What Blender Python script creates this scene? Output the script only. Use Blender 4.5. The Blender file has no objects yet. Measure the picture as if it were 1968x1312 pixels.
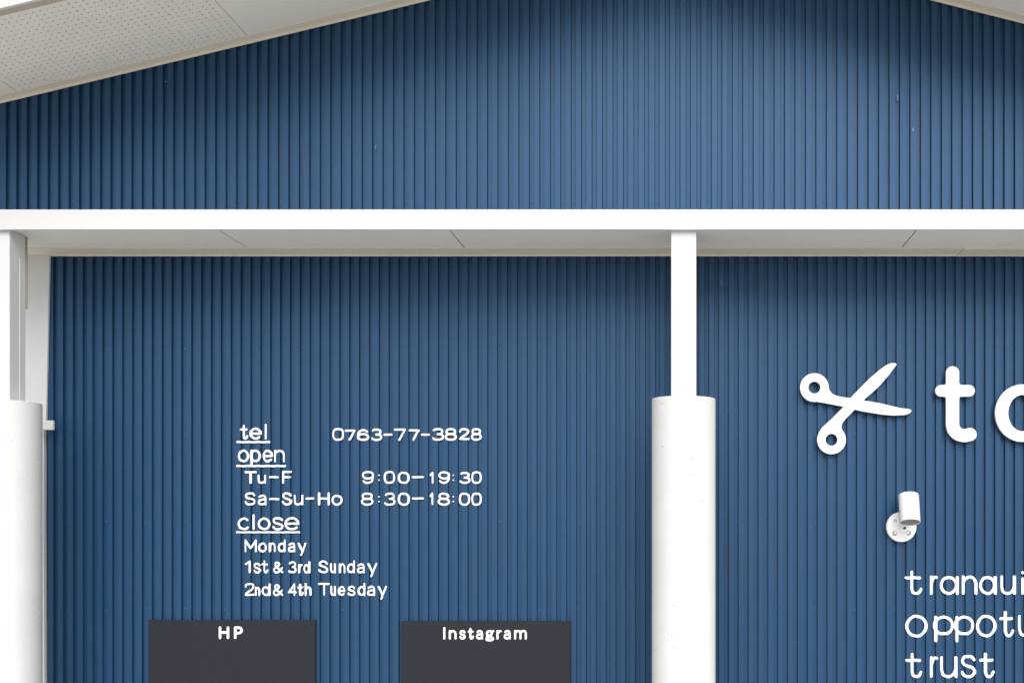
import bpy, math, random
import numpy as np
from mathutils import Vector

random.seed(7)
C = bpy.context.scene
R = math.radians

# ------------------------------------------------------------------ camera
EYE = 1.55          # eye height above the forecourt
F = 1970.0          # focal length in photo pixels (photo is 1968 wide)
VX, VY = 1310.0, 983.0   # where the level camera axis meets the photograph
cam = bpy.data.cameras.new("camera")
cam.sensor_width = 36.0
cam.lens = 36.0 * F / 1968.0
cam.shift_x = (984.0 - VX) / 1968.0
cam.shift_y = (VY - 656.0) / 1968.0
cam.clip_end = 2000
camo = bpy.data.objects.new("camera", cam)
camo.location = (0, 0, EYE)
camo.rotation_euler = (R(90), 0, 0)
C.collection.objects.link(camo)
C.camera = camo

# ------------------------------------------------------------------ light
SUN_EL, SUN_AZ = R(46), R(167)      # in front of the building, a little right
w = bpy.data.worlds.new("World")
C.world = w
w.use_nodes = True
nt = w.node_tree
nt.nodes.clear()
sky = nt.nodes.new("ShaderNodeTexSky")
sky.sky_type = 'NISHITA'
sky.sun_disc = False
sky.sun_elevation = SUN_EL
sky.sun_rotation = SUN_AZ
sky.air_density = 1.0
sky.dust_density = 1.0
sky.ozone_density = 1.0
hs = nt.nodes.new("ShaderNodeHueSaturation")     # thin even cloud: nearly white sky
hs.inputs['Saturation'].default_value = 0.12
bg = nt.nodes.new("ShaderNodeBackground")
bg.inputs['Strength'].default_value = 0.065
wo = nt.nodes.new("ShaderNodeOutputWorld")
nt.links.new(sky.outputs[0], hs.inputs['Color'])
nt.links.new(hs.outputs[0], bg.inputs[0])
nt.links.new(bg.outputs[0], wo.inputs[0])
sl = bpy.data.lights.new("sun", 'SUN')
sl.energy = 1.5
sl.angle = R(56)
sl.color = (1.0, 0.985, 0.96)
so = bpy.data.objects.new("sun", sl)
sd = Vector((math.sin(SUN_AZ) * math.cos(SUN_EL), math.cos(SUN_AZ) * math.cos(SUN_EL), math.sin(SUN_EL)))
so.rotation_euler = sd.to_track_quat('Z', 'Y').to_euler()
C.collection.objects.link(so)
C.view_settings.view_transform = 'Standard'
C.view_settings.look = 'None'
C.view_settings.gamma = 1
C.view_settings.use_curve_mapping = False
C.view_settings.exposure = 1.32

# ------------------------------------------------------------------ measures
D_LOW = 4.5        # recessed lower wall
D_UP = 4.2075      # gable wall above the canopy
D_FAS = 4.08       # canopy fascia
D_POST = 4.10      # front of the square posts
D_VERGE = 3.665    # inner edge of the verge board
XA, ZA = 0.02, 3.9065        # gable apex on the wall
SL, SR = 0.240, 0.252       # gable slopes
def gx(px, d): return (px - VX) * d / F
def gz(py, d): return EYE + (VY - py) * d / F
def roof_z(x): return ZA - (SL * (XA - x) if x < XA else SR * (x - XA))

# ------------------------------------------------------------------ helpers
def link(name, me, mat=None, parent=None):
    o = bpy.data.objects.new(name, me)
    C.collection.objects.link(o)
    if parent: o.parent = parent
    if mat and me and not me.materials: me.materials.append(mat)
    return o
def tag(o, label=None, cat=None, group=None, kind=None):
    for k, v in (('label', label), ('category', cat), ('group', group), ('kind', kind)):
        if v: o[k] = v
    return o
def thing(name, loc, label, cat, group=None):
    o = bpy.data.objects.new(name, None)
    C.collection.objects.link(o)
    o.location = loc
    o.empty_display_size = 0.1
    return tag(o, label, cat, group)
def mesh(name, v, f, smooth=False):
    m = bpy.data.meshes.new(name)
    m.from_pydata([tuple(p) for p in v], [], f)
    m.validate(); m.update()
    if smooth: m.polygons.foreach_set('use_smooth', [True] * len(m.polygons))
    return m
import bmesh
def fix(m, bevel=0.0, seg=2):
    bm = bmesh.new(); bm.from_mesh(m)
    bmesh.ops.recalc_face_normals(bm, faces=bm.faces)
    if bevel:
        es = [e for e in bm.edges if len(e.link_faces) == 2 and e.calc_face_angle() > 0.6]
        bmesh.ops.bevel(bm, geom=es, offset=bevel, segments=seg, affect='EDGES', profile=0.6)
    bm.to_mesh(m); bm.free(); m.update()
    return m
def box(x0, x1, y0, y1, z0, z1, bevel=0.0, name='box'):
    v = [(x, y, z) for z in (z0, z1) for y in (y0, y1) for x in (x0, x1)]
    f = [(0, 2, 3, 1), (4, 5, 7, 6), (0, 1, 5, 4), (2, 6, 7, 3), (0, 4, 6, 2), (1, 3, 7, 5)]
    return fix(mesh(name, v, f), bevel)
def hexa(v, bevel=0.0, name='hexa'):      # 8 points in box order
    f = [(0, 2, 3, 1), (4, 5, 7, 6), (0, 1, 5, 4), (2, 6, 7, 3), (0, 4, 6, 2), (1, 3, 7, 5)]
    return fix(mesh(name, v, f), bevel)
def lathe(prof, n=48, name='lathe', axis='z', smooth=True):   # prof: (radius, height)
    v, f = [], []
    for r, h in prof:
        for k in range(n):
            a = 2 * math.pi * k / n
            p = (r * math.cos(a), r * math.sin(a), h)
            if axis == 'y': p = (p[0], -p[2], p[1])   # height grows towards the viewer
            v.append(p)
    for i in range(len(prof) - 1):
        for k in range(n):
            k2 = (k + 1) % n
            f.append((i * n + k, i * n + k2, (i + 1) * n + k2, (i + 1) * n + k))
    f.append(tuple(range(n)))
    f.append(tuple((len(prof) - 1) * n + k for k in range(n)))
    m = fix(mesh(name, v, f))
    if smooth:
        m.polygons.foreach_set('use_smooth', [len(p.vertices) == 4 for p in m.polygons])
        bm = bmesh.new(); bm.from_mesh(m)
        for e in bm.edges:
            if len(e.link_faces) == 2 and e.calc_face_angle() > 0.7: e.smooth = False
        bm.to_mesh(m); bm.free()
    return m

# ------------------------------------------------------------------ materials
def mat(name, col, rough=0.5, spec=0.5, grain=None, var=0.0, vscale=3.0, stretch=(1, 1, 1), tint=None,
        specks=None, bumpd=0.001, dirt=None):
    m = bpy.data.materials.new(name); m.use_nodes = True
    t = m.node_tree; L = t.links.new
    b = t.nodes['Principled BSDF']
    b.inputs['Roughness'].default_value = rough
    b.inputs['Specular IOR Level'].default_value = spec
    tc = t.nodes.new('ShaderNodeTexCoord')
    geo = t.nodes.new('ShaderNodeNewGeometry')
    mp = t.nodes.new('ShaderNodeMapping'); mp.inputs['Scale'].default_value = stretch
    L(geo.outputs['Position'], mp.inputs[0])
    cur = None
    rgb = t.nodes.new('ShaderNodeRGB'); rgb.outputs[0].default_value = (*col, 1)
    cur = rgb.outputs[0]
    if var:
        n = t.nodes.new('ShaderNodeTexNoise'); n.inputs['Scale'].default_value = vscale
        n.inputs['Detail'].default_value = 6; n.inputs['Roughness'].default_value = 0.6
        L(mp.outputs[0], n.inputs['Vector'])
        r = t.nodes.new('ShaderNodeMapRange')
        r.inputs[1].default_value = 0.3; r.inputs[2].default_value = 0.7
        r.inputs[3].default_value = 0.0; r.inputs[4].default_value = 1.0
        L(n.outputs[0], r.inputs[0])
        mx = t.nodes.new('ShaderNodeMix'); mx.data_type = 'RGBA'
        L(r.outputs[0], mx.inputs[0]); L(cur, mx.inputs[6])
        c2 = tint if tint else tuple(c * (1 - var) for c in col)
        mx.inputs[7].default_value = (*c2, 1)
        cur = mx.outputs[2]
    if specks:                       # small pits / dirt points: (scale, size, colour, share)
        sc, size, sc_col, share = specks
        vo = t.nodes.new('ShaderNodeTexVoronoi'); vo.inputs['Scale'].default_value = sc
        L(geo.outputs['Position'], vo.inputs['Vector'])
        lt = t.nodes.new('ShaderNodeMapRange'); lt.inputs[1].default_value = size * 0.6; lt.inputs[2].default_value = size
        lt.inputs[3].default_value = 1.0; lt.inputs[4].default_value = 0.0
        L(vo.outputs['Distance'], lt.inputs[0])
        sep = t.nodes.new('ShaderNodeSeparateColor'); L(vo.outputs['Color'], sep.inputs[0])
        gt = t.nodes.new('ShaderNodeMath'); gt.operation = 'LESS_THAN'; gt.inputs[1].default_value = share
        L(sep.outputs[0], gt.inputs[0])
        mu = t.nodes.new('ShaderNodeMath'); mu.operation = 'MULTIPLY'
        L(lt.outputs[0], mu.inputs[0]); L(gt.outputs[0], mu.inputs[1])
        mx = t.nodes.new('ShaderNodeMix'); mx.data_type = 'RGBA'
        L(mu.outputs[0], mx.inputs[0]); L(cur, mx.inputs[6]); mx.inputs[7].default_value = (*sc_col, 1)
        cur = mx.outputs[2]
    L(cur, b.inputs['Base Color'])
    if grain:                        # (scale, strength)
        n = t.nodes.new('ShaderNodeTexNoise'); n.inputs['Scale'].default_value = grain[0]
        n.inputs['Detail'].default_value = 3
        L(geo.outputs['Position'], n.inputs['Vector'])
        bp = t.nodes.new('ShaderNodeBump'); bp.inputs['Strength'].default_value = grain[1]
        bp.inputs['Distance'].default_value = bumpd
        L(n.outputs[0], bp.inputs['Height']); L(bp.outputs[0], b.inputs['Normal'])
    return m

M = {}
M['blue'] = mat('blue_painted_steel', (0.012, 0.063, 0.150), 0.44, 0.54, grain=(420, 0.5), var=0.2, vscale=5,
                stretch=(9, 1, 0.8), tint=(0.017, 0.064, 0.142), bumpd=0.0012)
M['blue'].node_tree.nodes['Principled BSDF'].inputs['Metallic'].default_value = 0.38
M['screw'] = mat('blue_screw_paint', (0.075, 0.15, 0.27), 0.3, 0.6)
M['white_metal'] = mat('white_painted_metal', (0.68, 0.68, 0.68), 0.45, 0.4, var=0.03, vscale=2.5, grain=(60, 0.15))
M['post'] = mat('white_post_paint', (0.67, 0.667, 0.66), 0.5, 0.4, var=0.05, vscale=4, grain=(80, 0.2),
                specks=(40, 0.12, (0.6, 0.57, 0.52), 0.06))
M['concrete'] = mat('white_painted_concrete', (0.69, 0.687, 0.68), 0.8, 0.2, var=0.06, vscale=6, grain=(140, 0.5),
                    specks=(26, 0.095, (0.34, 0.33, 0.31), 0.22), bumpd=0.002)
M['soffit'] = mat('soffit_board', (0.85, 0.825, 0.775), 0.85, 0.2, var=0.04, vscale=8, grain=(300, 0.35))
M['trim'] = mat('cream_trim', (0.82, 0.75, 0.64), 0.5, 0.3, var=0.05, vscale=4)
M['verge'] = mat('verge_underside', (0.52, 0.46, 0.38), 0.6, 0.3, var=0.06, vscale=4)
M['dark'] = mat('dark_cavity', (0.03, 0.03, 0.03), 0.9, 0.1)
M['gap'] = mat('gap_shade', (0.30, 0.28, 0.24), 0.8, 0.2)  # shade of the gap behind the post, put into the colour
M['letter'] = mat('white_vinyl', (0.82, 0.82, 0.82), 0.5, 0.4)
M['sign'] = mat('white_acrylic', (0.83, 0.83, 0.83), 0.35, 0.5)
M['lamp'] = mat('white_lamp_enamel', (0.82, 0.82, 0.82), 0.35, 0.5)
M['lampin'] = mat('lamp_inside_recess_shade', (0.30, 0.29, 0.30), 0.5, 0.4)
M['black'] = mat('black_rubber', (0.01, 0.01, 0.01), 0.6, 0.3)
M['board'] = mat('charcoal_board', (0.014, 0.016, 0.024), 0.6, 0.3, grain=(500, 0.4), var=0.12, vscale=20)
M['ground'] = mat('pale_concrete_paving', (0.60, 0.58, 0.545), 0.9, 0.2, var=0.2, vscale=0.6, grain=(30, 0.5),
                  specks=(60, 0.2, (0.22, 0.21, 0.2), 0.2))
M['roof'] = mat('roof_sheet', (0.10, 0.11, 0.12), 0.5, 0.4)

# ------------------------------------------------------------------ ground
g = link('ground', mesh('ground', [(-300, -300, 0), (300, -300, 0), (300, 300, 0), (-300, 300, 0)], [(0, 1, 2, 3)]), M['ground'])
tag(g, 'pale concrete forecourt in front of the blue building', None, None, 'structure')

M['asphalt'] = mat('asphalt', (0.055, 0.055, 0.056), 0.9, 0.3, var=0.25, vscale=1.2, grain=(80, 0.6))
rd = link('added_road', box(-300, 300, -12, -3.2, -0.5, 0.004), M['asphalt'])  # unseen dark ground, added so less low bounce reaches the walls
tag(rd, 'unseen dark asphalt strip added to dim the low bounce light', None, None, 'structure')
M['grass'] = mat('grass', (0.045, 0.07, 0.025), 0.95, 0.1, var=0.4, vscale=2)
gr = link('added_field', box(-300, 300, -300, -12.3, -0.5, 0.05), M['grass'])  # unseen far ground, added dark to keep grazing bounce low
tag(gr, 'unseen dark grass sheet added to dim the low bounce light', None, None, 'structure')

# ------------------------------------------------------------------ building
WX0, WX1 = -2.96, 2.96
BACK = 9.5
bld = thing('building', (0, D_LOW, 0), 'gabled shop front clad in dark blue ribbed metal with white canopy and soffits', 'building')
bld_off = Vector((0, D_LOW, 0))
def part(name, me, m, parent=None):
    """child of the building (or of a part of it); mesh coordinates are world ones"""
    o = link(name, me, m, parent or bld)
    if parent is None:
        o.matrix_parent_inverse.identity(); o.location = -bld_off
    return o

def rib_profile(x0, x1, phase, pitch, d):
    """points (x, depth) of a trapezoid rib sheet, crest at depth d, valley behind"""
    run, dep = 0.048 * pitch, 0.30 * pitch
    pts = []
    k = math.floor((x0 - phase) / pitch) - 1
    while True:
        a = phase + k * pitch           # flank A: crest -> valley
        b = a + 0.426 * pitch           # flank B: valley -> crest
        pts += [(a - run / 2, d), (a + run / 2, d + dep), (b - run / 2, d + dep), (b + run / 2, d)]
        if a > x1: break
        k += 1
    out = []
    def lerp(x):
        for i in range(len(pts) - 1):
            if pts[i][0] <= x <= pts[i + 1][0]:
                t = (x - pts[i][0]) / (pts[i + 1][0] - pts[i][0] + 1e-12)
                return pts[i][1] + t * (pts[i + 1][1] - pts[i][1])
    out.append((x0, lerp(x0)))
    out += [p for p in pts if x0 < p[0] < x1]
    out.append((x1, lerp(x1)))
    return out

def panel_mesh(x0, x1, phase, pitch, d, zlo, zhi):
    pr = rib_profile(x0, x1, phase, pitch, d)
    v, f = [], []
    n = len(pr)
    for x, y in pr:
        v += [(x, y, zlo), (x, y, zhi(x))]
    for i in range(n - 1):
        f.append((2 * i, 2 * i + 2, 2 * i + 3, 2 * i + 1))
    # turned-in edges at both ends give the sheet its thickness
    for i, (x, y) in ((0, pr[0]), (n - 1, pr[-1])):
        b = len(v); v += [(x, y + 0.02, zlo), (x, y + 0.02, zhi(x))]
        f.append((2 * i, 2 * i + 1, b + 1, b) if i == 0 else (2 * i, b, b + 1, 2 * i + 1))
    return mesh('siding_panel', v, f)

# lower wall
P_LOW = 18.97 * D_LOW / F
PH_LOW = gx(1012.8, D_LOW)
P_UP = 20.11 * D_UP / F
PH_UP = gx(1258.3, D_UP)
lower = part('lower_wall', box(WX0 + 0.01, WX1 - 0.01, D_LOW + 0.04, D_LOW + 0.14, 0.0, 2.9), M['dark'])
tag(lower, 'recessed ribbed blue wall below the canopy carrying the lettering')
upper = part('gable_wall', None, None)
tag(upper, 'ribbed blue gable wall above the white canopy fascia')
def core(zlo, d0, d1):
    xs = [WX0 + 0.01, XA, WX1 - 0.01]
    v = [(x, d, z) for d in (d0, d1) for x in xs for z in (zlo, roof_z(x) + 0.05)]
    f = [(0, 2, 3, 1), (2, 4, 5, 3), (6, 7, 9, 8), (8, 9, 11, 10), (0, 1, 7, 6), (4, 10, 11, 5), (1, 3, 9, 7), (3, 5, 11, 9), (0, 6, 8, 2), (2, 8, 10, 4)]
    return fix(mesh('core', v, f))
part('wall_core', core(2.80, D_UP + 0.04, D_UP + 0.14), M['dark'], upper)
upper.location = -bld_off
def wall_panels(parent, phase, pitch, d, zlo, zhi):
    x = phase - pitch * 0.29 - 4 * pitch * math.ceil((phase - WX0) / (4 * pitch))
    while x < WX1:
        a, b = max(x, WX0), min(x + 4 * pitch, WX1)
        if b - a > 0.01:
            j = random.uniform(-0.0004, 0.0004)
            part('siding_panel', panel_mesh(a + 0.0001, b - 0.0001, phase, pitch, d + j, zlo, zhi), M['blue'], parent)
        x += 4 * pitch
wall_panels(lower, PH_LOW, P_LOW, D_LOW, 0.12, lambda x: 2.70)
wall_panels(upper, PH_UP, P_UP, D_UP, 2.76, lambda x: roof_z(x) + 0.03)
# base flashing
part('base_flashing', box(WX0, WX1, D_LOW - 0.012, D_LOW + 0.04, 0.0, 0.118, 0.003), M['white_metal'])
# screws
sm = lathe([(0.0026, 0), (0.0028, 0.0015), (0.0015, 0.0028)], 8, 'screw', 'y')
sm.materials.append(M['screw'])
def screws(parent, first, pitch, d, rows):
    x = first - 4 * pitch * 30
    while x < WX1 - 0.03:
        if x > WX0 + 0.1:
            for r in rows:
                if random.random() < 0.93:
                    o = link('screw', sm, None, parent)
                    o.location = (x + random.uniform(-.0008, .0008), d + 0.30 * pitch - 0.0005, r + random.uniform(-.004, .004))
        x += 4 * pitch
screws(lower, gx(1036.5, D_LOW), P_LOW, D_LOW, [gz(y, D_LOW) for y in (668, 835, 1002, 1170)])
screws(upper, gx(1263.0, D_UP), P_UP, D_UP, [gz(y, D_UP) for y in (240, 386)])

# canopy: fascia, flashing, soffit boards, wall trim
FZ0, FZ1 = gz(441.0, D_FAS), gz(402.5, D_FAS)
SZ = FZ0 + 0.007
FE = 3.10
fas = part('canopy_fascia', box(-FE, FE, D_FAS, D_FAS + 0.018, FZ0, FZ1, 0.0015), M['white_metal'])
part('canopy_flashing', hexa([(-FE, D_FAS + 0.0182, FZ1 - 0.02), (FE, D_FAS + 0.0182, FZ1 - 0.02), (-FE, D_UP + 0.02, FZ1 - 0.02), (FE, D_UP + 0.02, FZ1 - 0.02),
                              (-FE, D_FAS + 0.0182, FZ1 - 0.003), (FE, D_FAS + 0.0182, FZ1 - 0.003), (-FE, D_UP + 0.02, FZ1 + 0.012), (FE, D_UP + 0.02, FZ1 + 0.012)]), M['white_metal'])
sof = part('canopy_soffit', box(-FE + 0.01, FE - 0.01, D_FAS + 0.022, D_LOW + 0.03, SZ + 0.012, FZ1 - 0.022), M['dark'])
tag(sof, 'flat grey soffit under the canopy, in short boards')
seams = [-FE + 0.012, -1.86, -0.931, 0.004, 0.943, 1.872, FE - 0.012]
TY0 = D_LOW - 0.118
for a, b in zip(seams[:-1], seams[1:]):
    part('soffit_board', box(a + 0.0028, b - 0.0028, D_FAS + 0.0185, TY0 + 0.03, SZ, SZ + 0.010, 0.0006), M['soffit'], sof)
part('soffit_trim', box(-FE + 0.012, 1.2095, TY0, D_LOW + 0.02, SZ - 0.0042, SZ - 0.0002, 0.001), M['trim'])
part('soffit_trim', box(1.2105, FE - 0.012, TY0, D_LOW + 0.02, SZ - 0.0070, SZ - 0.0002, 0.001), M['trim'])

part('soffit_trim_lip', box(-FE + 0.012, FE - 0.012, D_LOW - 0.0050, D_LOW - 0.0022, SZ - 0.0102, SZ - 0.0020, 0.0004), M['trim'])
# gable soffit boards (perforated one among plain ones) and verge
def slope_box(x0, x1, y0, y1, off0, off1, bevel=0.0):
    """box that follows the roof slope; off = height over roof_z"""
    def pz(x, o): return (x, roof_z(x) + o)
    v = []
    for o in (off0, off1):
        for y in (y0, y1):
            for x in (x0, x1):
                v.append((x, y, roof_z(x) + o))
    return hexa(v, bevel)
EX = 3.45
DARKX = 0.03
ver = part('gable_soffit', slope_box(-EX + .02, XA - 0.0005, D_VERGE + 0.02, D_UP + 0.15, 0.030, 0.05), M['dark'])
tag(ver, 'pale soffit boards sloping under the gable eaves')
part('soffit_backing', slope_box(XA + 0.0005, EX - .02, D_VERGE + 0.02, D_UP + 0.15, 0.030, 0.05), M['dark'], ver)
GT = D_UP - 0.047
def perforated(x0, x1, y0, y1, off, pitch=0.0258, r=0.0040):
    nx = int((x1 - x0 - 0.02) / pitch); ny = int((y1 - y0 - 0.02) / pitch)
    mx = (x1 - x0 - nx * pitch) / 2; my = (y1 - y0 - ny * pitch) / 2
    v, f, idx = [], [], {}
    def P(x, y, o):
        v.append((x, y, roof_z(x) + o)); return len(v) - 1
    g = [[P(x0 + mx + i * pitch, y0 + my + j * pitch, off) for j in range(ny + 1)] for i in range(nx + 1)]
    for i in range(nx):
        for j in range(ny):
            cx = x0 + mx + (i + .5) * pitch; cy = y0 + my + (j + .5) * pitch
            ring = []; top = []
            for k in range(8):
                a = math.pi / 8 + k * math.pi / 4
                ring.append(P(cx + r * math.cos(a), cy + r * math.sin(a), off))
                top.append(P(cx + r * math.cos(a), cy + r * math.sin(a), off + 0.008))
            c = [g[i + 1][j], g[i + 1][j + 1], g[i][j + 1], g[i][j]]   # -45, 45, 135, 225 deg
            # ring k: 22.5 + 45k
            f += [(c[0], c[1], ring[0], ring[7]), (c[1], c[2], ring[2], ring[1]), (c[2], c[3], ring[4], ring[3]), (c[3], c[0], ring[6], ring[5]),
                  (c[1], ring[1], ring[0]), (c[2], ring[3], ring[2]), (c[3], ring[5], ring[4]), (c[0], ring[7], ring[6])]
            for k in range(8):
                k2 = (k + 1) % 8
                f.append((ring[k], ring[k2], top[k2], top[k]))
    # plain margin
    a = x0; b = x0 + mx; cx_ = x0 + mx + nx * pitch; d = x1
    e = y0; h = y0 + my; i_ = y0 + my + ny * pitch; j_ = y1
    for X0, X1, Y0, Y1 in ((a, b, e, j_), (cx_, d, e, j_), (b, cx_, e, h), (b, cx_, i_, j_)):
        q = [P(X0, Y0, off), P(X1, Y0, off), P(X1, Y1, off), P(X0, Y1, off)]
        f.append(tuple(q))
    q = [P(x0, y0, off), P(x1, y0, off), P(x1, y1, off), P(x0, y1, off), P(x0, y0, off + .01), P(x1, y0, off + .01), P(x1, y1, off + .01), P(x0, y1, off + .01)]
    f += [(q[0], q[1], q[5], q[4]), (q[1], q[2], q[6], q[5]), (q[2], q[3], q[7], q[6]), (q[3], q[0], q[4], q[7])]
    return mesh('perforated_board', v, f)
us = [-EX + .03, -2.70, -1.765, -0.84, XA - .001]
for a, b in zip(us[:-1], us[1:]):
    if a == -2.70:
        o = part('perforated_board', perforated(a + .0015, b - .0015, D_VERGE + 0.001, GT + 0.02, 0.004), M['soffit'], ver)
        tag(o, 'soffit board drilled with rows of small vent holes')
    else:
        part('soffit_board', slope_box(a + .0015, b - .0015, D_VERGE + 0.001, GT + 0.02, 0.004, 0.014, 0.0005), M['soffit'], ver)
us = [XA + .001, 0.86, 1.79, EX - .03]
for a, b in zip(us[:-1], us[1:]):
    part('soffit_board', slope_box(a + .0015, b - .0015, D_VERGE + 0.001, GT + 0.02, 0.004, 0.014, 0.0005), M['soffit'], ver)
for a, b in ((-EX + .03, XA - .0005), (XA + .0005, EX - .03)):
    part('gable_trim', slope_box(a, b, GT, D_UP + 0.03, 0.0, 0.0035, 0.0008), M['trim'])
    part('gable_trim_lip', slope_box(a, b, D_UP - 0.0045, D_UP - 0.0018, -0.0080, 0.0015, 0.0005), M['trim'])
    part('verge_underside', slope_box(a - (.03 if a < 0 else 0), b + (.03 if b > 1 else 0), D_VERGE - 0.030, D_VERGE, 0.003, 0.028), M['verge'])  # brown-grey strip along the underside of the verge board
    part('verge_board', slope_box(a - (.03 if a < 0 else 0), b + (.03 if b > 1 else 0), D_VERGE - 0.045, D_VERGE - 0.0305, 0.002, 0.20, 0.002), M['white_metal'])
    part('roof', slope_box(a - (.05 if a < 0 else 0), b + (.05 if b > 1 else 0), D_VERGE - 0.055, BACK + 0.3, 0.205, 0.24), M['roof'])
part('eaves_soffit', box(-EX, WX0 - .002, D_UP + .16, BACK, 3.02, 3.04), M['soffit'])
part('eaves_soffit', box(WX1 + .002, EX, D_UP + .16, BACK, 3.02, 3.04), M['soffit'])
part('side_wall', box(WX0, WX0 + .0099, D_LOW + .15, BACK, 0.0, 3.1), M['blue'])
part('side_wall', box(WX1 - .0099, WX1, D_LOW + .15, BACK, 0.0, 3.1), M['blue'])
part('back_wall', box(WX0 + .011, WX1 - .011, BACK - .1, BACK, 0.0, 3.6), M['blue'])

# white corner trim at the left end of the recessed wall, and its small bracket
dT = D_LOW - 0.010
def trim_poly(pl, d0, d1):
    v = [(gx(px, d0), y, gz(py, d0)) for y in (d0, d1) for px, py in pl]
    n = len(pl)
    f = [tuple(range(n)), tuple(range(n, 2 * n))] + [(i, (i + 1) % n, n + (i + 1) % n, n + i) for i in range(n)]
    return fix(mesh('trim', v, f), 0.0015)
ct = part('corner_trim', trim_poly([(30, 489), (95, 489), (92, 640), (88.3, 806), (84, 825), (83.5, 1000), (85.5, 1312), (86, 1600), (30, 1600)], dT, D_LOW + 0.03), M['white_metal'])
tag(ct, 'tapering white trim strip closing the left end of the recessed wall')
dB = 4.445
br = part('bracket', box(gx(70, dB), gx(101.5, dB), dB, dB + 0.014, gz(825.5, dB), gz(807.5, dB), 0.002), M['white_metal'], ct)
# tiny paint chips seen on the gable
chips = [(1725, 188, 2.2, 12), (722, 283, 2.0, 9), (318, 157, 3, 3), (1755, 249, 3, 6), (1386, 543, 2, 8)]
for px, py, ww, hh in chips:
    d = (D_UP if py < 400 else D_LOW) - 0.0015
    o = part('paint_chip', box(gx(px - ww / 2, d), gx(px + ww / 2, d), d, d + 0.004, gz(py + hh / 2, d), gz(py - hh / 2, d), 0.0003), M['screw'], upper if py < 400 else lower)

# ------------------------------------------------------------------ pillars
PW = 48.5 * D_POST / F
CR = 0.1285
PZ = gz(766.8, D_POST + PW / 2)
def pillar(cx, label, bead=False, PZ=PZ):
    t = thing('pillar', (cx, D_POST + PW / 2, 0), label, 'pillar', 'white pillars carrying the canopy')
    p = link('steel_post', box(-PW / 2, PW / 2, -PW / 2, PW / 2, 1.2, SZ - 0.0005, 0.004), M['post'], t)
    if bead:
        link('sealant_bead', box(PW / 2 - .001, PW / 2 + .0018, 0.012, 0.0165, PZ + .001, SZ - 0.10, 0.001), M['white_metal'], p)
        link('gap_shade_strip', box(PW / 2 - .001, PW / 2 + .006, PW / 2 - .002, PW / 2 + .004, SZ - 0.30, SZ - 0.004, 0.002), M['gap'], p)  # dark strip painting the shaded gap between post and corner trim
    n = 96
    s = lathe([(CR, 0), (CR, PZ - 0.0015), (CR - 0.0015, PZ)], n, 'sleeve')
    c = link('concrete_sleeve', s, M['concrete'], t)
    return t
pillar(gx(1314, D_POST), 'white pillar between the opening hours and the scissors, square post rising from a round concrete sleeve')
pillar(gx(-6, D_POST), 'white pillar at the left end of the wall, post side in shade above its round sleeve', True, PZ - 0.014)
pillar(gx(2634, D_POST), 'white pillar beyond the scissors at the right end of the wall')

# ------------------------------------------------------------------ lettering
def ell(cx, cy, rx, ry, a0=0, a1=360, n=20, p=2.0):
    out = []
    for k in range(n + 1):
        a = R(a0 + (a1 - a0) * k / n)
        c, s = math.cos(a), math.sin(a)
        out.append((cx + rx * math.copysign(abs(c) ** (2 / p), c), cy + ry * math.copysign(abs(s) ** (2 / p), s)))
    return out
def cr(pts, n=6):                     # Catmull-Rom
    P = [pts[0]] + list(pts) + [pts[-1]]
    out = []
    for i in range(1, len(P) - 2):
        for k in range(n):
            t = k / n
            q = []
            for c in (0, 1):
                p0, p1, p2, p3 = P[i - 1][c], P[i][c], P[i + 1][c], P[i + 2][c]
                q.append(0.5 * (2 * p1 + (p2 - p0) * t + (2 * p0 - 5 * p1 + 4 * p2 - p3) * t * t + (3 * p1 - p0 - 3 * p2 + p3) * t ** 3))
            out.append(tuple(q))
    out.append(tuple(pts[-1]))
    return out
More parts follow.
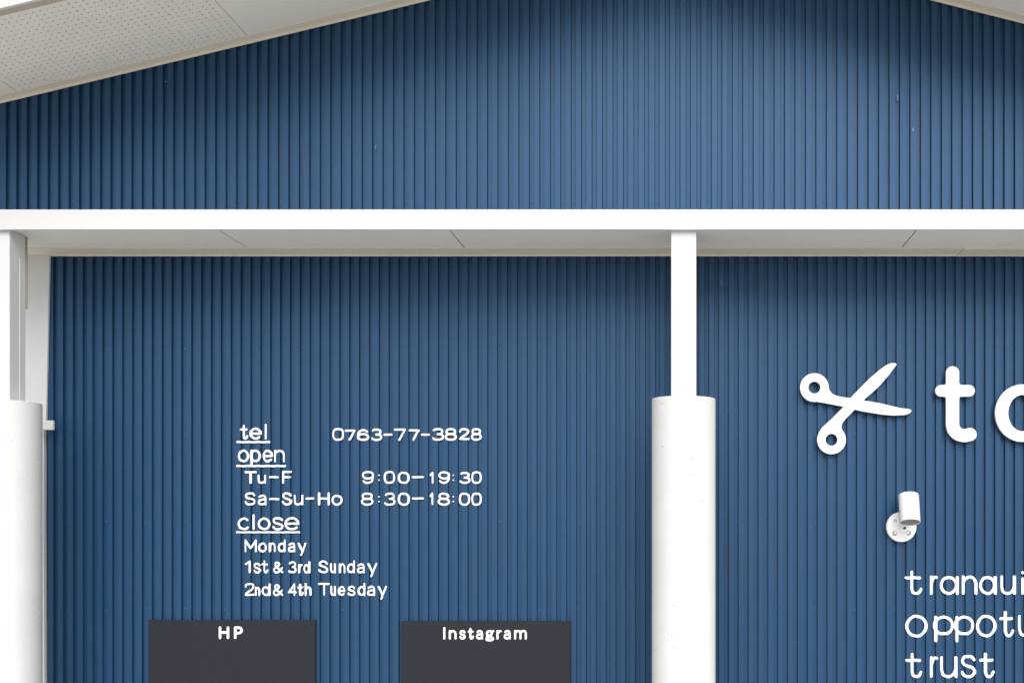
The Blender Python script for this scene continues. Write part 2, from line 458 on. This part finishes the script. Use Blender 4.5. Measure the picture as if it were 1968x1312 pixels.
# glyphs: centre lines in a box x 0..1, y 0 (base) .. 1 (top); 'y','p','g' go below 0
A3 = ell(.5, .76, .42, .24, 150, -90, 14, 2.3)
B3 = ell(.5, .26, .5, .26, 90, -155, 16, 2.3)
G = {
 't': [[(.38, 1), (.38, .22)] + cr([(.38, .22), (.46, .05), (.66, 0), (.86, .05), (1, .2)]), [(0, .73), (.9, .73)]],
 'e': [[(.04, .5), (1, .5)] + ell(.5, .5, .5, .5, 0, 318, 22)],
 'l': [[(.5, 0), (.5, 1)]], 'I': [[(.5, 0), (.5, 1)]],
 'i': [[(.5, 0), (.5, .68)], [(.5, .97), (.5, .975)]],
 'o': [ell(.5, .5, .5, .5, 0, 360, 28)],
 '0': [ell(.5, .5, .5, .5, 0, 360, 32, 2.7)],
 'p': [[(0, 1), (0, -.42)], ell(.46, .5, .54, .5, 180, -180, 26, 2.2)],
 'P': [[(0, 0), (0, 1), (.45, 1)] + ell(.5, .73, .5, .27, 90, -90, 12) + [(.45, .46), (0, .46)]],
 'n': [[(0, 0), (0, 1)], [(0, .62)] + cr([(0, .62), (.16, .88), (.5, 1), (.85, .88), (1, .6)]) + [(1, 0)]],
 'h': [[(0, 0), (0, 1)], cr([(0, .42), (.16, .62), (.5, .70), (.85, .62), (1, .42)]) + [(1, 0)]],
 'm': [[(0, 0), (0, 1)], cr([(0, .66), (.1, .92), (.27, 1), (.44, .92), (.5, .66)]) + [(.5, 0)], cr([(.5, .66), (.6, .92), (.77, 1), (.94, .92), (1, .66)]) + [(1, 0)]],
 'u': [[(0, 1), (0, .4)] + cr([(0, .4), (.12, .1), (.45, 0), (.84, .12), (1, .4)]), [(1, 1), (1, 0)]],
 'r': [[(0, 0), (0, 1)], cr([(0, .55), (.3, .82), (.62, .96), (1, .97)])],
 'a': [cr([(.1, .86), (.28, .97), (.55, 1), (.86, .9), (.96, .62)]) + [(.96, 0)], cr([(.96, .57), (.5, .55), (.12, .46), (0, .27), (.12, .06), (.42, 0), (.75, .06), (.96, .22)])],
 'A': [ell(.48, .5, .48, .5, 0, 360, 26), [(1, 1), (1, 0)]],
 's': [cr([(.93, .82), (.76, .96), (.5, 1), (.18, .95), (.06, .76), (.2, .58), (.5, .51), (.82, .42), (.97, .24), (.82, .05), (.5, 0), (.2, .04), (.02, .2)])],
 'S': [cr([(.93, .80), (.78, .95), (.5, 1), (.18, .94), (.06, .76), (.18, .59), (.5, .52), (.84, .42), (.98, .25), (.84, .06), (.5, 0), (.18, .05), (0, .22)])],
 'c': [ell(.5, .5, .5, .5, 48, 318, 22)],
 'd': [[(1, 1), (1, 0)], ell(.48, .36, .48, .36, 0, 360, 24)],
 'y': [[(0, 1), (.5, .02)], [(1, 1), (.5, .02), (.33, -.34)]],
 'T': [[(0, 1), (1, 1)], [(.5, 1), (.5, 0)]],
 'F': [[(1, 1), (0, 1), (0, 0)], [(0, .52), (.9, .52)]],
 'H': [[(0, 0), (0, 1)], [(1, 0), (1, 1)], [(0, .52), (1, .52)]],
 'M': [[(0, 0), (0, 1), (.5, .3), (1, 1), (1, 0)]],
 '-': [[(0, .5), (1, .5)]],
 ':': [[(.5, .78), (.5, .785)], [(.5, .25), (.5, .255)]],
 '1': [[(0, .76), (.35, .84), (1, 1), (1, 0)]],
 '2': [cr([(.02, .74), (.14, .93), (.5, 1), (.86, .93), (.95, .72), (.74, .46), (.3, .22), (.03, .0)]) + [(1, 0)]],
 '3': [A3 + B3],
 '4': [[(.78, 0), (.78, 1), (0, .26), (1, .26)]],
 '6': [cr([(.9, .84), (.7, .97), (.45, 1), (.14, .86), (.02, .55), (.02, .3)]), ell(.5, .3, .5, .3, 0, 360, 24, 2.2)],
 '7': [[(0, 1), (1, 1), (.42, 0)]],
 '8': [ell(.5, .76, .43, .24, 0, 360, 20, 2.2), ell(.5, .27, .5, .27, 0, 360, 22, 2.2)],
 '9': [cr([(.06, .16), (.28, .02), (.55, 0), (.86, .14), (.98, .45), (.98, .7)]), ell(.5, .7, .5, .3, 0, 360, 24, 2.2)],
 '&': [cr([(1, .0), (.62, .34), (.24, .66), (.2, .86), (.42, 1), (.66, .86), (.6, .68), (.25, .5), (.02, .28), (.1, .06), (.38, 0), (.68, .12), (.95, .42)])],
 'g': [ell(.42, .66, .36, .32, 0, 360, 20), [(.62, .94), (1, .97)], cr([(.18, .36), (.1, .2), (.3, .1), (.75, .08), (.98, -.08), (.85, -.28), (.4, -.36), (.02, -.24), (.06, -.04), (.3, .06)])],
}

def seg_dist(X, Y, pl):
    d = np.full(X.shape, 1e9)
    for (x0, y0), (x1, y1) in zip(pl[:-1], pl[1:]):
        dx, dy = x1 - x0, y1 - y0
        L2 = dx * dx + dy * dy + 1e-12
        t = np.clip(((X - x0) * dx + (Y - y0) * dy) / L2, 0, 1)
        d = np.minimum(d, np.hypot(X - x0 - t * dx, Y - y0 - t * dy))
    return d
def poly_sd(X, Y, pl):
    d = seg_dist(X, Y, pl + [pl[0]])
    ins = np.zeros(X.shape, bool)
    n = len(pl)
    for i in range(n):
        x0, y0 = pl[i]; x1, y1 = pl[(i + 1) % n]
        if y0 == y1: continue
        c = ((y0 > Y) != (y1 > Y)) & (X < (x1 - x0) * (Y - y0) / (y1 - y0) + x0)
        ins ^= c
    return np.where(ins, -d, d)
def contours(fn, x0, x1, y0, y1, step):
    """closed outlines of fn(X, Y) < 0 by marching squares"""
    nx = int((x1 - x0) / step) + 2; ny = int((y1 - y0) / step) + 2
    xs = x0 + np.arange(nx) * step; ys = y0 + np.arange(ny) * step
    X, Y = np.meshgrid(xs, ys, indexing='ij')
    V = fn(X, Y) + 1e-9
    nxt = {}; pos = {}
    def ep(i, j, k):        # k=0: edge (i,j)-(i+1,j); k=1: edge (i,j)-(i,j+1)
        key = (i, j, k)
        if key not in pos:
            a = V[i, j]; b = V[i + 1, j] if k == 0 else V[i, j + 1]
            t = a / (a - b)
            pos[key] = (xs[i] + t * step, ys[j]) if k == 0 else (xs[i], ys[j] + t * step)
        return key
    S = V < 0
    act = np.argwhere((S[:-1, :-1] != S[1:, :-1]) | (S[:-1, :-1] != S[:-1, 1:]) | (S[:-1, :-1] != S[1:, 1:]))
    for i, j in act:
        i = int(i); j = int(j)
        s = (S[i, j], S[i + 1, j], S[i + 1, j + 1], S[i, j + 1])
        E = (lambda: ep(i, j, 0), lambda: ep(i + 1, j, 1), lambda: ep(i, j + 1, 0), lambda: ep(i, j, 1))
        ent = [k for k in range(4) if s[k] and not s[(k + 1) % 4]]      # inside -> outside going round
        ext = [k for k in range(4) if not s[k] and s[(k + 1) % 4]]
        for a in ent:
            b = min(ext, key=lambda q: (q - a) % 4)
            nxt[E[a]()] = E[b]()
    loops = []
    while nxt:
        k0 = next(iter(nxt)); lp = []; k = k0
        while k in nxt:
            lp.append(pos[k]); k = nxt.pop(k)
        if len(lp) > 5:
            # drop near-collinear points
            out = []
            n = len(lp)
            for q in range(n):
                a, b, c = (out[-1] if out else lp[q - 1]), lp[q], lp[(q + 1) % n]
                area = abs((b[0] - a[0]) * (c[1] - a[1]) - (b[1] - a[1]) * (c[0] - a[0]))
                if area > 0.004 * step * 8 * step or len(out) == 0: out.append(b)
            loops.append(out if len(out) > 4 else lp)
    return loops
def solid(name, loops, d, thick, material, parent=None, origin=(0, 0, 0), bevel=0.0004):
    """loops in photo pixels at depth d -> plate with its front at d"""
    cu = bpy.data.curves.new(name, 'CURVE'); cu.dimensions = '2D'; cu.fill_mode = 'BOTH'
    cu.extrude = thick / 2 - bevel; cu.bevel_depth = bevel; cu.offset = -bevel; cu.bevel_resolution = 1
    ox, oz = origin[0], origin[2]
    for lp in loops:
        s = cu.splines.new('POLY'); s.points.add(len(lp) - 1)
        for q, (px, py) in zip(s.points, lp): q.co = (gx(px, d) - ox, gz(py, d) - oz, 0, 1)
        s.use_cyclic_u = True
    tmp = bpy.data.objects.new(name, cu); C.collection.objects.link(tmp)
    dg = bpy.context.evaluated_depsgraph_get()
    me = bpy.data.meshes.new_from_object(tmp.evaluated_get(dg))
    bpy.data.objects.remove(tmp); bpy.data.curves.remove(cu)
    me.name = name
    # curve lies in xy with its extrusion on z: stand it up
    for v in me.vertices: v.co = (v.co.x, -v.co.z + d + thick / 2 - origin[1], v.co.y)
    me.update()
    me.materials.clear(); me.materials.append(material)
    return link(name, me, None, parent)
def glyph_loops(ch, x0, x1, ytop, ybase, sw, wob=0.0):
    h = sw / 2
    ax, bx = x0 + h, x1 - h
    ty, by = ytop + h, ybase - h
    if bx - ax < 1: ax = bx = (x0 + x1) / 2
    pls = [[(ax + u * (bx - ax), by + (ty - by) * v) for u, v in st] for st in G[ch]]
    hh = h * (0.72 if ch == ':' else 1)
    allp = [p for pl in pls for p in pl]
    X0 = min(p[0] for p in allp) - sw; X1 = max(p[0] for p in allp) + sw
    Y0 = min(p[1] for p in allp) - sw; Y1 = max(p[1] for p in allp) + sw
    def fn(X, Y):
        Yw = Y + wob * np.sin((X - 1012.8) * 2 * math.pi / 18.97)
        d = np.full(X.shape, 1e9)
        for pl in pls: d = np.minimum(d, seg_dist(X, Yw, pl))
        return d - hh
    return contours(fn, X0, X1, Y0, Y1, sw / 6.5)

D_TXT = D_LOW - 0.0016
def drape(o, ox):
    """film pressed on the ribs: cut at every fold of the sheet, then follow its depth"""
    me = o.data
    xs = [v.co.x for v in me.vertices]
    a, b = min(xs) + ox - 0.002, max(xs) + ox + 0.002
    pr = rib_profile(a, b, PH_LOW, P_LOW, 0.0)   # the film bridges part of each groove
    bm = bmesh.new(); bm.from_mesh(me)
    for x, _ in pr[1:-1]:
        bmesh.ops.bisect_plane(bm, geom=bm.verts[:] + bm.edges[:] + bm.faces[:], plane_co=(x - ox, 0, 0), plane_no=(1, 0, 0), dist=1e-6)
    px = [p[0] for p in pr]; py = [p[1] for p in pr]
    for v in bm.verts: v.co.y += 0.4 * float(np.interp(v.co.x + ox, px, py))
    bm.to_mesh(me); bm.free(); me.update()
def text_line(name, label, chars, sw, under=None, d=D_TXT, thick=0.0010, wob=0.22, material=None, parent=None, group=None):
    """chars: list of (glyph, x0, x1, ytop, ybase) in photo pixels on the wall plane"""
    cx = gx(chars[0][1], d); cz = gz(chars[0][4], d)
    t = parent or thing(name, (cx, d, cz), label, 'lettering', group)
    org = t.location
    for c in chars:
        drape(solid('letter', glyph_loops(*c, sw * 0.84, wob), d, thick, M['letter'], t, org, 0.0001), org[0])
    if under:
        x0, x1, y, th = under
        lp = []
        n = int((x1 - x0) / 2)
        wv = lambda x: y + wob * math.sin((x - 1012.8) * 2 * math.pi / 18.97)
        xs = [x0 + (x1 - x0) * k / n for k in range(n + 1)]
        lp = [(x, wv(x) - th / 2) for x in xs] + [(x, wv(x) + th / 2) for x in xs[::-1]]
        drape(solid('underline', [lp], d - 0.0004, 0.0010, M['letter'], t, org, 0.0001), org[0])
    return t

GH = 'lines of the opening hours lettering'
def L(*a): return list(a)
text_line('lettering', 'white word tel, underlined, left of the telephone number on the blue wall',
          [('t', 461, 477, 816, 844.5), ('e', 479, 502.5, 821, 844.5), ('l', 507.5, 513, 814, 844)], 5.0, (454.5, 519, 849, 3.9), group=GH)
ph = [('0', 638, 660.6, 822, 846.3), ('7', 662.6, 683, 825, 846), ('6', 686, 709.4, 824, 846.8), ('3', 712, 734, 822.8, 846.8),
      ('-', 736.7, 753.7, 831, 838.4), ('7', 757, 780, 823, 846.5), ('7', 785, 806, 824.5, 846.5), ('-', 808.6, 825.7, 831, 838.4),
      ('3', 829, 853.3, 822, 846.3), ('8', 854.6, 878, 822, 846.5), ('2', 881.5, 902, 822, 845), ('8', 904.5, 925.4, 822, 846.3)]
text_line('lettering', 'white telephone number 0763-77-3828 at the top right of the lettering', ph, 4.7, group=GH)
text_line('lettering', 'white word open, underlined, under the word tel',
          [('o', 457, 478.5, 863.5, 888), ('p', 481, 501, 863.5, 887.6), ('e', 504, 524, 863.5, 888), ('n', 526, 547, 863.7, 888)], 4.8, (454, 549.5, 895, 3.9), group=GH)
text_line('lettering', 'white weekday abbreviation Tu-F left of the hours 9:00-19:30',
          [('T', 469, 493.3, 904.8, 929), ('u', 495, 511, 911.5, 929), ('-', 516.8, 535.5, 912, 920.6), ('F', 541.4, 560, 904.3, 929)], 4.6, group=GH)
text_line('lettering', 'white hours 9:00-19:30 right of the letters Tu-F',
          [('9', 695, 718.4, 904.5, 929), (':', 726, 730, 907, 928), ('0', 737.4, 759, 904.5, 929), ('0', 764.4, 786.7, 906, 929), ('-', 790.7, 814.6, 912, 920.6),
           ('1', 825, 833, 906, 929), ('9', 842, 864.4, 905, 929), (':', 869, 873.3, 907, 928), ('3', 881.8, 903.7, 906, 929), ('0', 905.4, 925.4, 905, 929)], 4.5, group=GH)
text_line('lettering', 'white day abbreviation Sa-Su-Ho left of the hours 8:30-18:00',
          [('S', 469.7, 491, 945.3, 970.5), ('a', 495.5, 512.4, 950, 970.5), ('-', 516.8, 536.8, 954, 962.6), ('S', 540.7, 561, 945.3, 970.5), ('u', 564, 582.2, 950, 970.5),
           ('-', 587, 603.7, 953, 961.6), ('H', 611, 633.4, 945.3, 970.5), ('o', 636.3, 657.7, 950, 971)], 4.6, group=GH)
text_line('lettering', 'white hours 8:30-18:00 right of the letters Sa-Su-Ho',
          [('8', 693, 717.2, 946, 971), (':', 726, 730, 948, 969.5), ('3', 737.4, 760, 946, 971), ('0', 764.4, 787, 946, 971), ('-', 790.7, 814.6, 953, 961.4),
           ('1', 825, 832.5, 946, 970), ('8', 840.8, 864.4, 946, 971), (':', 869, 873.3, 948, 969.5), ('0', 881.5, 903, 946, 971), ('0', 905.4, 925.4, 946, 971)], 4.5, group=GH)
text_line('lettering', 'white word close, underlined, above the word Monday',
          [('c', 456.7, 480.7, 993.8, 1018.3), ('l', 483.6, 489, 987.8, 1018), ('o', 495.3, 519.7, 993.8, 1018.3), ('s', 522, 544.5, 993, 1018.3), ('e', 546.5, 575.3, 993, 1018.3)],
          4.8, (453.5, 576.3, 1022.2, 3.4), group=GH)
text_line('lettering', 'white word Monday under the underlined word close',
          [('M', 469.3, 493.3, 1035.6, 1060.5), ('o', 496, 512.7, 1042, 1061), ('n', 516.4, 529.4, 1042, 1060.5), ('d', 533.8, 548.6, 1036, 1060.8), ('a', 553.3, 567.6, 1042, 1060.8),
           ('y', 572, 588.8, 1042, 1062)], 4.5, group=GH)
text_line('lettering', 'white lettering 1st & 3rd Sunday, line below Monday',
          [('1', 470.4, 481.5, 1076.3, 1100.7), ('s', 486, 501.5, 1080.5, 1101), ('t', 501.5, 516, 1076.3, 1101), ('&', 524, 543.6, 1078, 1101), ('3', 553.3, 569.8, 1078, 1101),
           ('r', 573, 580.7, 1083, 1101), ('d', 582.3, 596, 1077.5, 1101), ('S', 611.5, 631, 1076.3, 1101), ('u', 633.5, 645.4, 1081.6, 1101), ('n', 651, 663.6, 1082, 1101),
           ('d', 666.8, 681.8, 1076, 1101), ('a', 686, 701, 1082, 1101), ('y', 705.9, 725, 1081, 1102.5)], 4.3, group=GH)
text_line('lettering', 'white lettering 2nd& 4th Tuesday, lowest line above the dark boards',
          [('2', 469.3, 488.5, 1119.5, 1144), ('n', 489.6, 500.2, 1127, 1144.2), ('d', 501.8, 519.7, 1120, 1144.5), ('&', 523.3, 543.3, 1121.5, 1144.5), ('4', 553.3, 570, 1120, 1144.5),
           ('t', 571.4, 583, 1121, 1144.5), ('h', 585.5, 598, 1119.5, 1144), ('T', 611.5, 633.5, 1119.5, 1144), ('u', 634, 645.4, 1125, 1144.5), ('e', 649, 663.6, 1125.5, 1144.5),
           ('s', 667.6, 683.4, 1125, 1144.5), ('d', 687, 702, 1119.5, 1144.5), ('a', 705.4, 721.3, 1125, 1144.5), ('y', 725.7, 743.7, 1125, 1146)], 4.3, group=GH)

GR = 'lines of the slogan lettering at the right'
text_line('lettering', 'white letters reading tranaui below the spotlight, top line of three',
          [('t', 1739, 1773, 1095.8, 1142.3), ('r', 1787.3, 1802.5, 1105, 1142.3), ('A', 1806.3, 1842.6, 1106, 1142.3), ('n', 1849, 1878.6, 1105, 1142.3), ('A', 1882, 1915.8, 1106, 1142.3),
           ('u', 1922.8, 1952.7, 1105, 1142.3), ('i', 1962.8, 1969.6, 1096, 1142.3)], 6.6, group=GR)
text_line('lettering', 'white letters reading oppotu, middle line of three under the spotlight',
          [('o', 1740, 1783, 1180.6, 1224.3), ('p', 1796, 1833.4, 1182.5, 1220), ('p', 1836.2, 1872.7, 1182.5, 1220), ('o', 1875.8, 1915.5, 1180.6, 1223.8), ('t', 1920.6, 1950, 1173.3, 1223.4),
           ('u', 1956.6, 1988, 1181, 1223.4)], 6.6, group=GR)
text_line('lettering', 'white letters reading trust, lowest line of three under the spotlight',
          [('t', 1740, 1773, 1253.8, 1302), ('r', 1787.3, 1803, 1260, 1301.5), ('u', 1807, 1840.2, 1260, 1302), ('s', 1846.3, 1877, 1257.5, 1302), ('t', 1882, 1912.5, 1253.5, 1302)], 6.6, group=GR)

# raised sign: scissors, t, o
D_SIGN, TH = D_LOW - 0.028, 0.016
def pegs(t, pts, d):
    for px, py in pts:
        m = lathe([(0.004, 0), (0.004, 0.012)], 10, 'spacer', 'y')
        o = link('spacer', m, M['sign'], t)
        o.location = (gx(px, d) - t.location.x, D_LOW - 0.0 - t.location.y + 0.0, gz(py, d) - t.location.z)
def sp(x, y): return (1520 + x / 6.558, 680 + y / 6.558)
ringA, ringB = sp(297, 422), sp(513, 1080)
bA = [sp(*p) for p in [(215, 585), (400, 612), (660, 662), (900, 722), (1170, 765), (1300, 774), (1440, 768), (1500, 745), (1525, 712), (1490, 692), (1380, 680), (1120, 618), (920, 585), (755, 555),
                       (640, 540), (560, 520), (515, 495), (487, 455), (476, 410), (300, 400)]]
bB = [sp(*p) for p in [(695, 1080), (680, 1010), (645, 950), (637, 915), (652, 865), (700, 808), (800, 705), (920, 580), (1110, 410), (1240, 260), (1335, 130), (1318, 116), (1270, 112), (1200, 140), (1130, 190),
                       (1000, 300), (880, 420), (755, 550), (640, 690), (520, 810), (400, 920), (350, 990), (513, 1080)]]
def sciss(X, Y):
    d = np.hypot(X - ringA[0], Y - ringA[1]) - 27.6
    d = np.minimum(d, np.hypot(X - ringB[0], Y - ringB[1]) - 27.6)
    d = np.minimum(d, poly_sd(X, Y, bA)); d = np.minimum(d, poly_sd(X, Y, bB))
    d = np.maximum(d, 11.4 - np.hypot(X - ringA[0], Y - ringA[1]))
    d = np.maximum(d, 11.4 - np.hypot(X - ringB[0], Y - ringB[1]))
    return d
t = thing('scissors_sign', (gx(1640, D_SIGN), D_SIGN, gz(775, D_SIGN)), 'raised white open scissors emblem left of the big letter t', 'sign')
solid('scissors', contours(sciss, 1530, 1760, 690, 880, 1.1), D_SIGN, TH, M['sign'], t, t.location, 0.0008)
pegs(t, [(1552, 760), (1598, 866), (1686, 730), (1725, 788)], D_SIGN)
def bigt(X, Y):
    a = seg_dist(X, Y, [(1831, 716), (1831, 814)] + cr([(1831, 814), (1833, 824), (1841, 833), (1853, 836.5), (1864.5, 834.5)])) - 12.6
    b = seg_dist(X, Y, [(1809, 750.5), (1862.5, 750.5)]) - 11.2
    k = 5.0
    h = np.maximum(k - np.abs(a - b), 0) / k
    return np.minimum(a, b) - h * h * k * 0.25
def bigo(X, Y):
    cx, cy = 1965.5, 793.4
    out = (np.hypot((X - cx) / 52.5, (Y - cy) / 55.3) - 1) * 53.5
    inn = (np.hypot((X - cx) / 27.5, (Y - cy) / 34.8) - 1) * 30
    return np.maximum(out, -inn)
for nm, fn, bb, lab in (('letter', bigt, (1790, 1885, 695, 858), 'large raised white letter t right of the scissors'), ('letter', bigo, (1905, 2030, 730, 860), 'large raised white letter o cut by the right edge')):
    o = solid('sign_letter', contours(fn, *bb, 1.1), D_SIGN, TH, M['sign'], None, (gx(bb[0], D_SIGN), D_SIGN, gz(bb[3], D_SIGN)), 0.0008)
    o.location = (gx(bb[0], D_SIGN), D_SIGN, gz(bb[3], D_SIGN))
    tag(o, lab, 'sign letter', 'large raised letters of the sign')

# ------------------------------------------------------------------ dark boards
D_BRD = D_LOW - 0.014
def board(x0, x1, y0, label, chars, sw, bolts):
    ht = 0.90
    t = thing('sign_board', (gx((x0 + x1) / 2, D_BRD), D_BRD, gz(y0, D_BRD) - ht), label, 'sign board', 'charcoal boards under the opening hours')
    hw = (gx(x1, D_BRD) - gx(x0, D_BRD)) / 2
    link('panel', box(-hw, hw, 0, 0.0135, 0, ht, 0.0008), M['board'], t)
    for c in chars:
        solid('letter', glyph_loops(*c, sw * 0.9), D_BRD - 0.0006, 0.0012, M['letter'], t, t.location, 0.0002)
    for px, py in bolts:
        o = link('bolt', lathe([(0.0042, 0), (0.0042, 0.0015), (0.0025, 0.003)], 12, 'bolt', 'y'), M['black'], t)
        o.location = (gx(px, D_BRD) - t.location.x, 0.0003, gz(py, D_BRD) - t.location.z)
board(285, 606, 1191, 'dark charcoal board headed HP, left one under the opening hours',
      [('H', 420.3, 440.5, 1202.8, 1227), ('P', 449.6, 466.8, 1202.8, 1227)], 5.4, [(297, 1195), (446, 1195.5)])
board(771, 1096.5, 1193, 'dark charcoal board headed with a white nine-letter word, right one under the opening hours',
      [('I', 850.8, 857, 1204, 1228), ('n', 862.4, 877.5, 1209.7, 1228), ('s', 882.5, 895.4, 1209.7, 1228), ('t', 899, 911, 1206, 1228), ('a', 914.8, 928.7, 1209.7, 1228),
       ('g', 932.9, 950, 1209.7, 1227), ('r', 954, 964, 1209.7, 1228), ('a', 968, 982, 1209.7, 1228), ('m', 988, 1012.5, 1209.7, 1228)], 4.5, [(1082, 1198), (930, 1197)])

# ------------------------------------------------------------------ spotlight
dL = D_LOW - 0.022
lx, lz = gx(1732.8, dL), gz(1012.3, dL)
s = thing('spotlight', (lx, D_LOW, lz), 'small white round-based spotlight between the scissors and the slogan', 'spotlight')
u = D_LOW / F
rr = 28.9 * u
base = link('base_plate', lathe([(rr, 0.006), (rr, 0.017), (rr - .003, 0.021), (rr * .55, 0.0235), (0.002, 0.0245)], 64, 'base_plate', 'y'), M['lamp'], s)
gk = link('gasket', lathe([(rr - .003, -0.002), (rr - .003, 0.0058)], 48, 'gasket', 'y'), M['black'], s)
def atL(px, py, y): return (gx(px, dL) - lx, y, gz(py, dL) - lz)
for px, py, k in ((1720.2, 1000.5, 1.0), (1719.5, 1024.0, 1.45), (1746.0, 1023.5, 1.45)):
    rc = link('screw_recess', lathe([(0.0072 * k, 0), (0.0072 * k, 0.0012), (0.0060 * k, 0.0013), (0.0052 * k, 0.0002)], 20, 'screw_recess', 'y'), M['lampin'], base)  # darker grey paints the shade inside each recess
    rc.location = atL(px, py, -0.0228)
    h = link('screw_head', lathe([(0.0034, 0), (0.0034, 0.0020), (0.0020, 0.0028)], 12, 'screw_head', 'y'), M['lamp'], base)
    h.location = atL(px, py, -0.0230)
h = link('cable_hole', lathe([(0.0062, 0), (0.0062, 0.0016)], 20, 'cable_hole', 'y'), M['black'], base)
h.location = atL(1738.1, 1013.6, -0.0240)
# arm and tilted head
def tube(p0, p1, r, n=24, name='tube'):
    a, b = Vector(p0), Vector(p1); d = (b - a)
    m = lathe([(r, 0), (r, d.length)], n, name)
    q = d.to_track_quat('Z', 'Y').to_matrix().to_4x4(); q.translation = a
    m.transform(q); return m
arm = link('arm', tube((0.004, -0.02, 0.004), (0.034, -0.062, 0.055), 0.0095, 24, 'arm'), M['lamp'], s)
hd = 4.40
hw = 39.0 * hd / F / 2
top = Vector((gx(1746.0, hd + .02) - lx, hd - D_LOW + 0.020, gz(950.0, hd + .02) - lz))
bot = Vector((gx(1749.0, hd - .024) - lx, hd - D_LOW - 0.024, gz(1003.5, hd - .024) - lz))
ax = (bot - top); Lh = ax.length
hm = lathe([(0.002, 0), (hw - .006, 0), (hw - .002, 0.0015), (hw, 0.005), (hw + .0004, Lh - .001), (hw, Lh), (hw - .0035, Lh), (hw - .0035, Lh - 0.006), (0.003, Lh - 0.0065)], 64, 'head')
q = ax.to_track_quat('Z', 'Y').to_matrix().to_4x4(); q.translation = top
hm.transform(q)
head = link('lamp_head', hm, M['lamp'], s)
lens = lathe([(hw - .004, Lh - 0.0055), (hw - .006, Lh - 0.0030), (0.002, Lh - 0.0022)], 48, 'lens'); lens.transform(q)
link('lens', lens, M['lampin'], head)
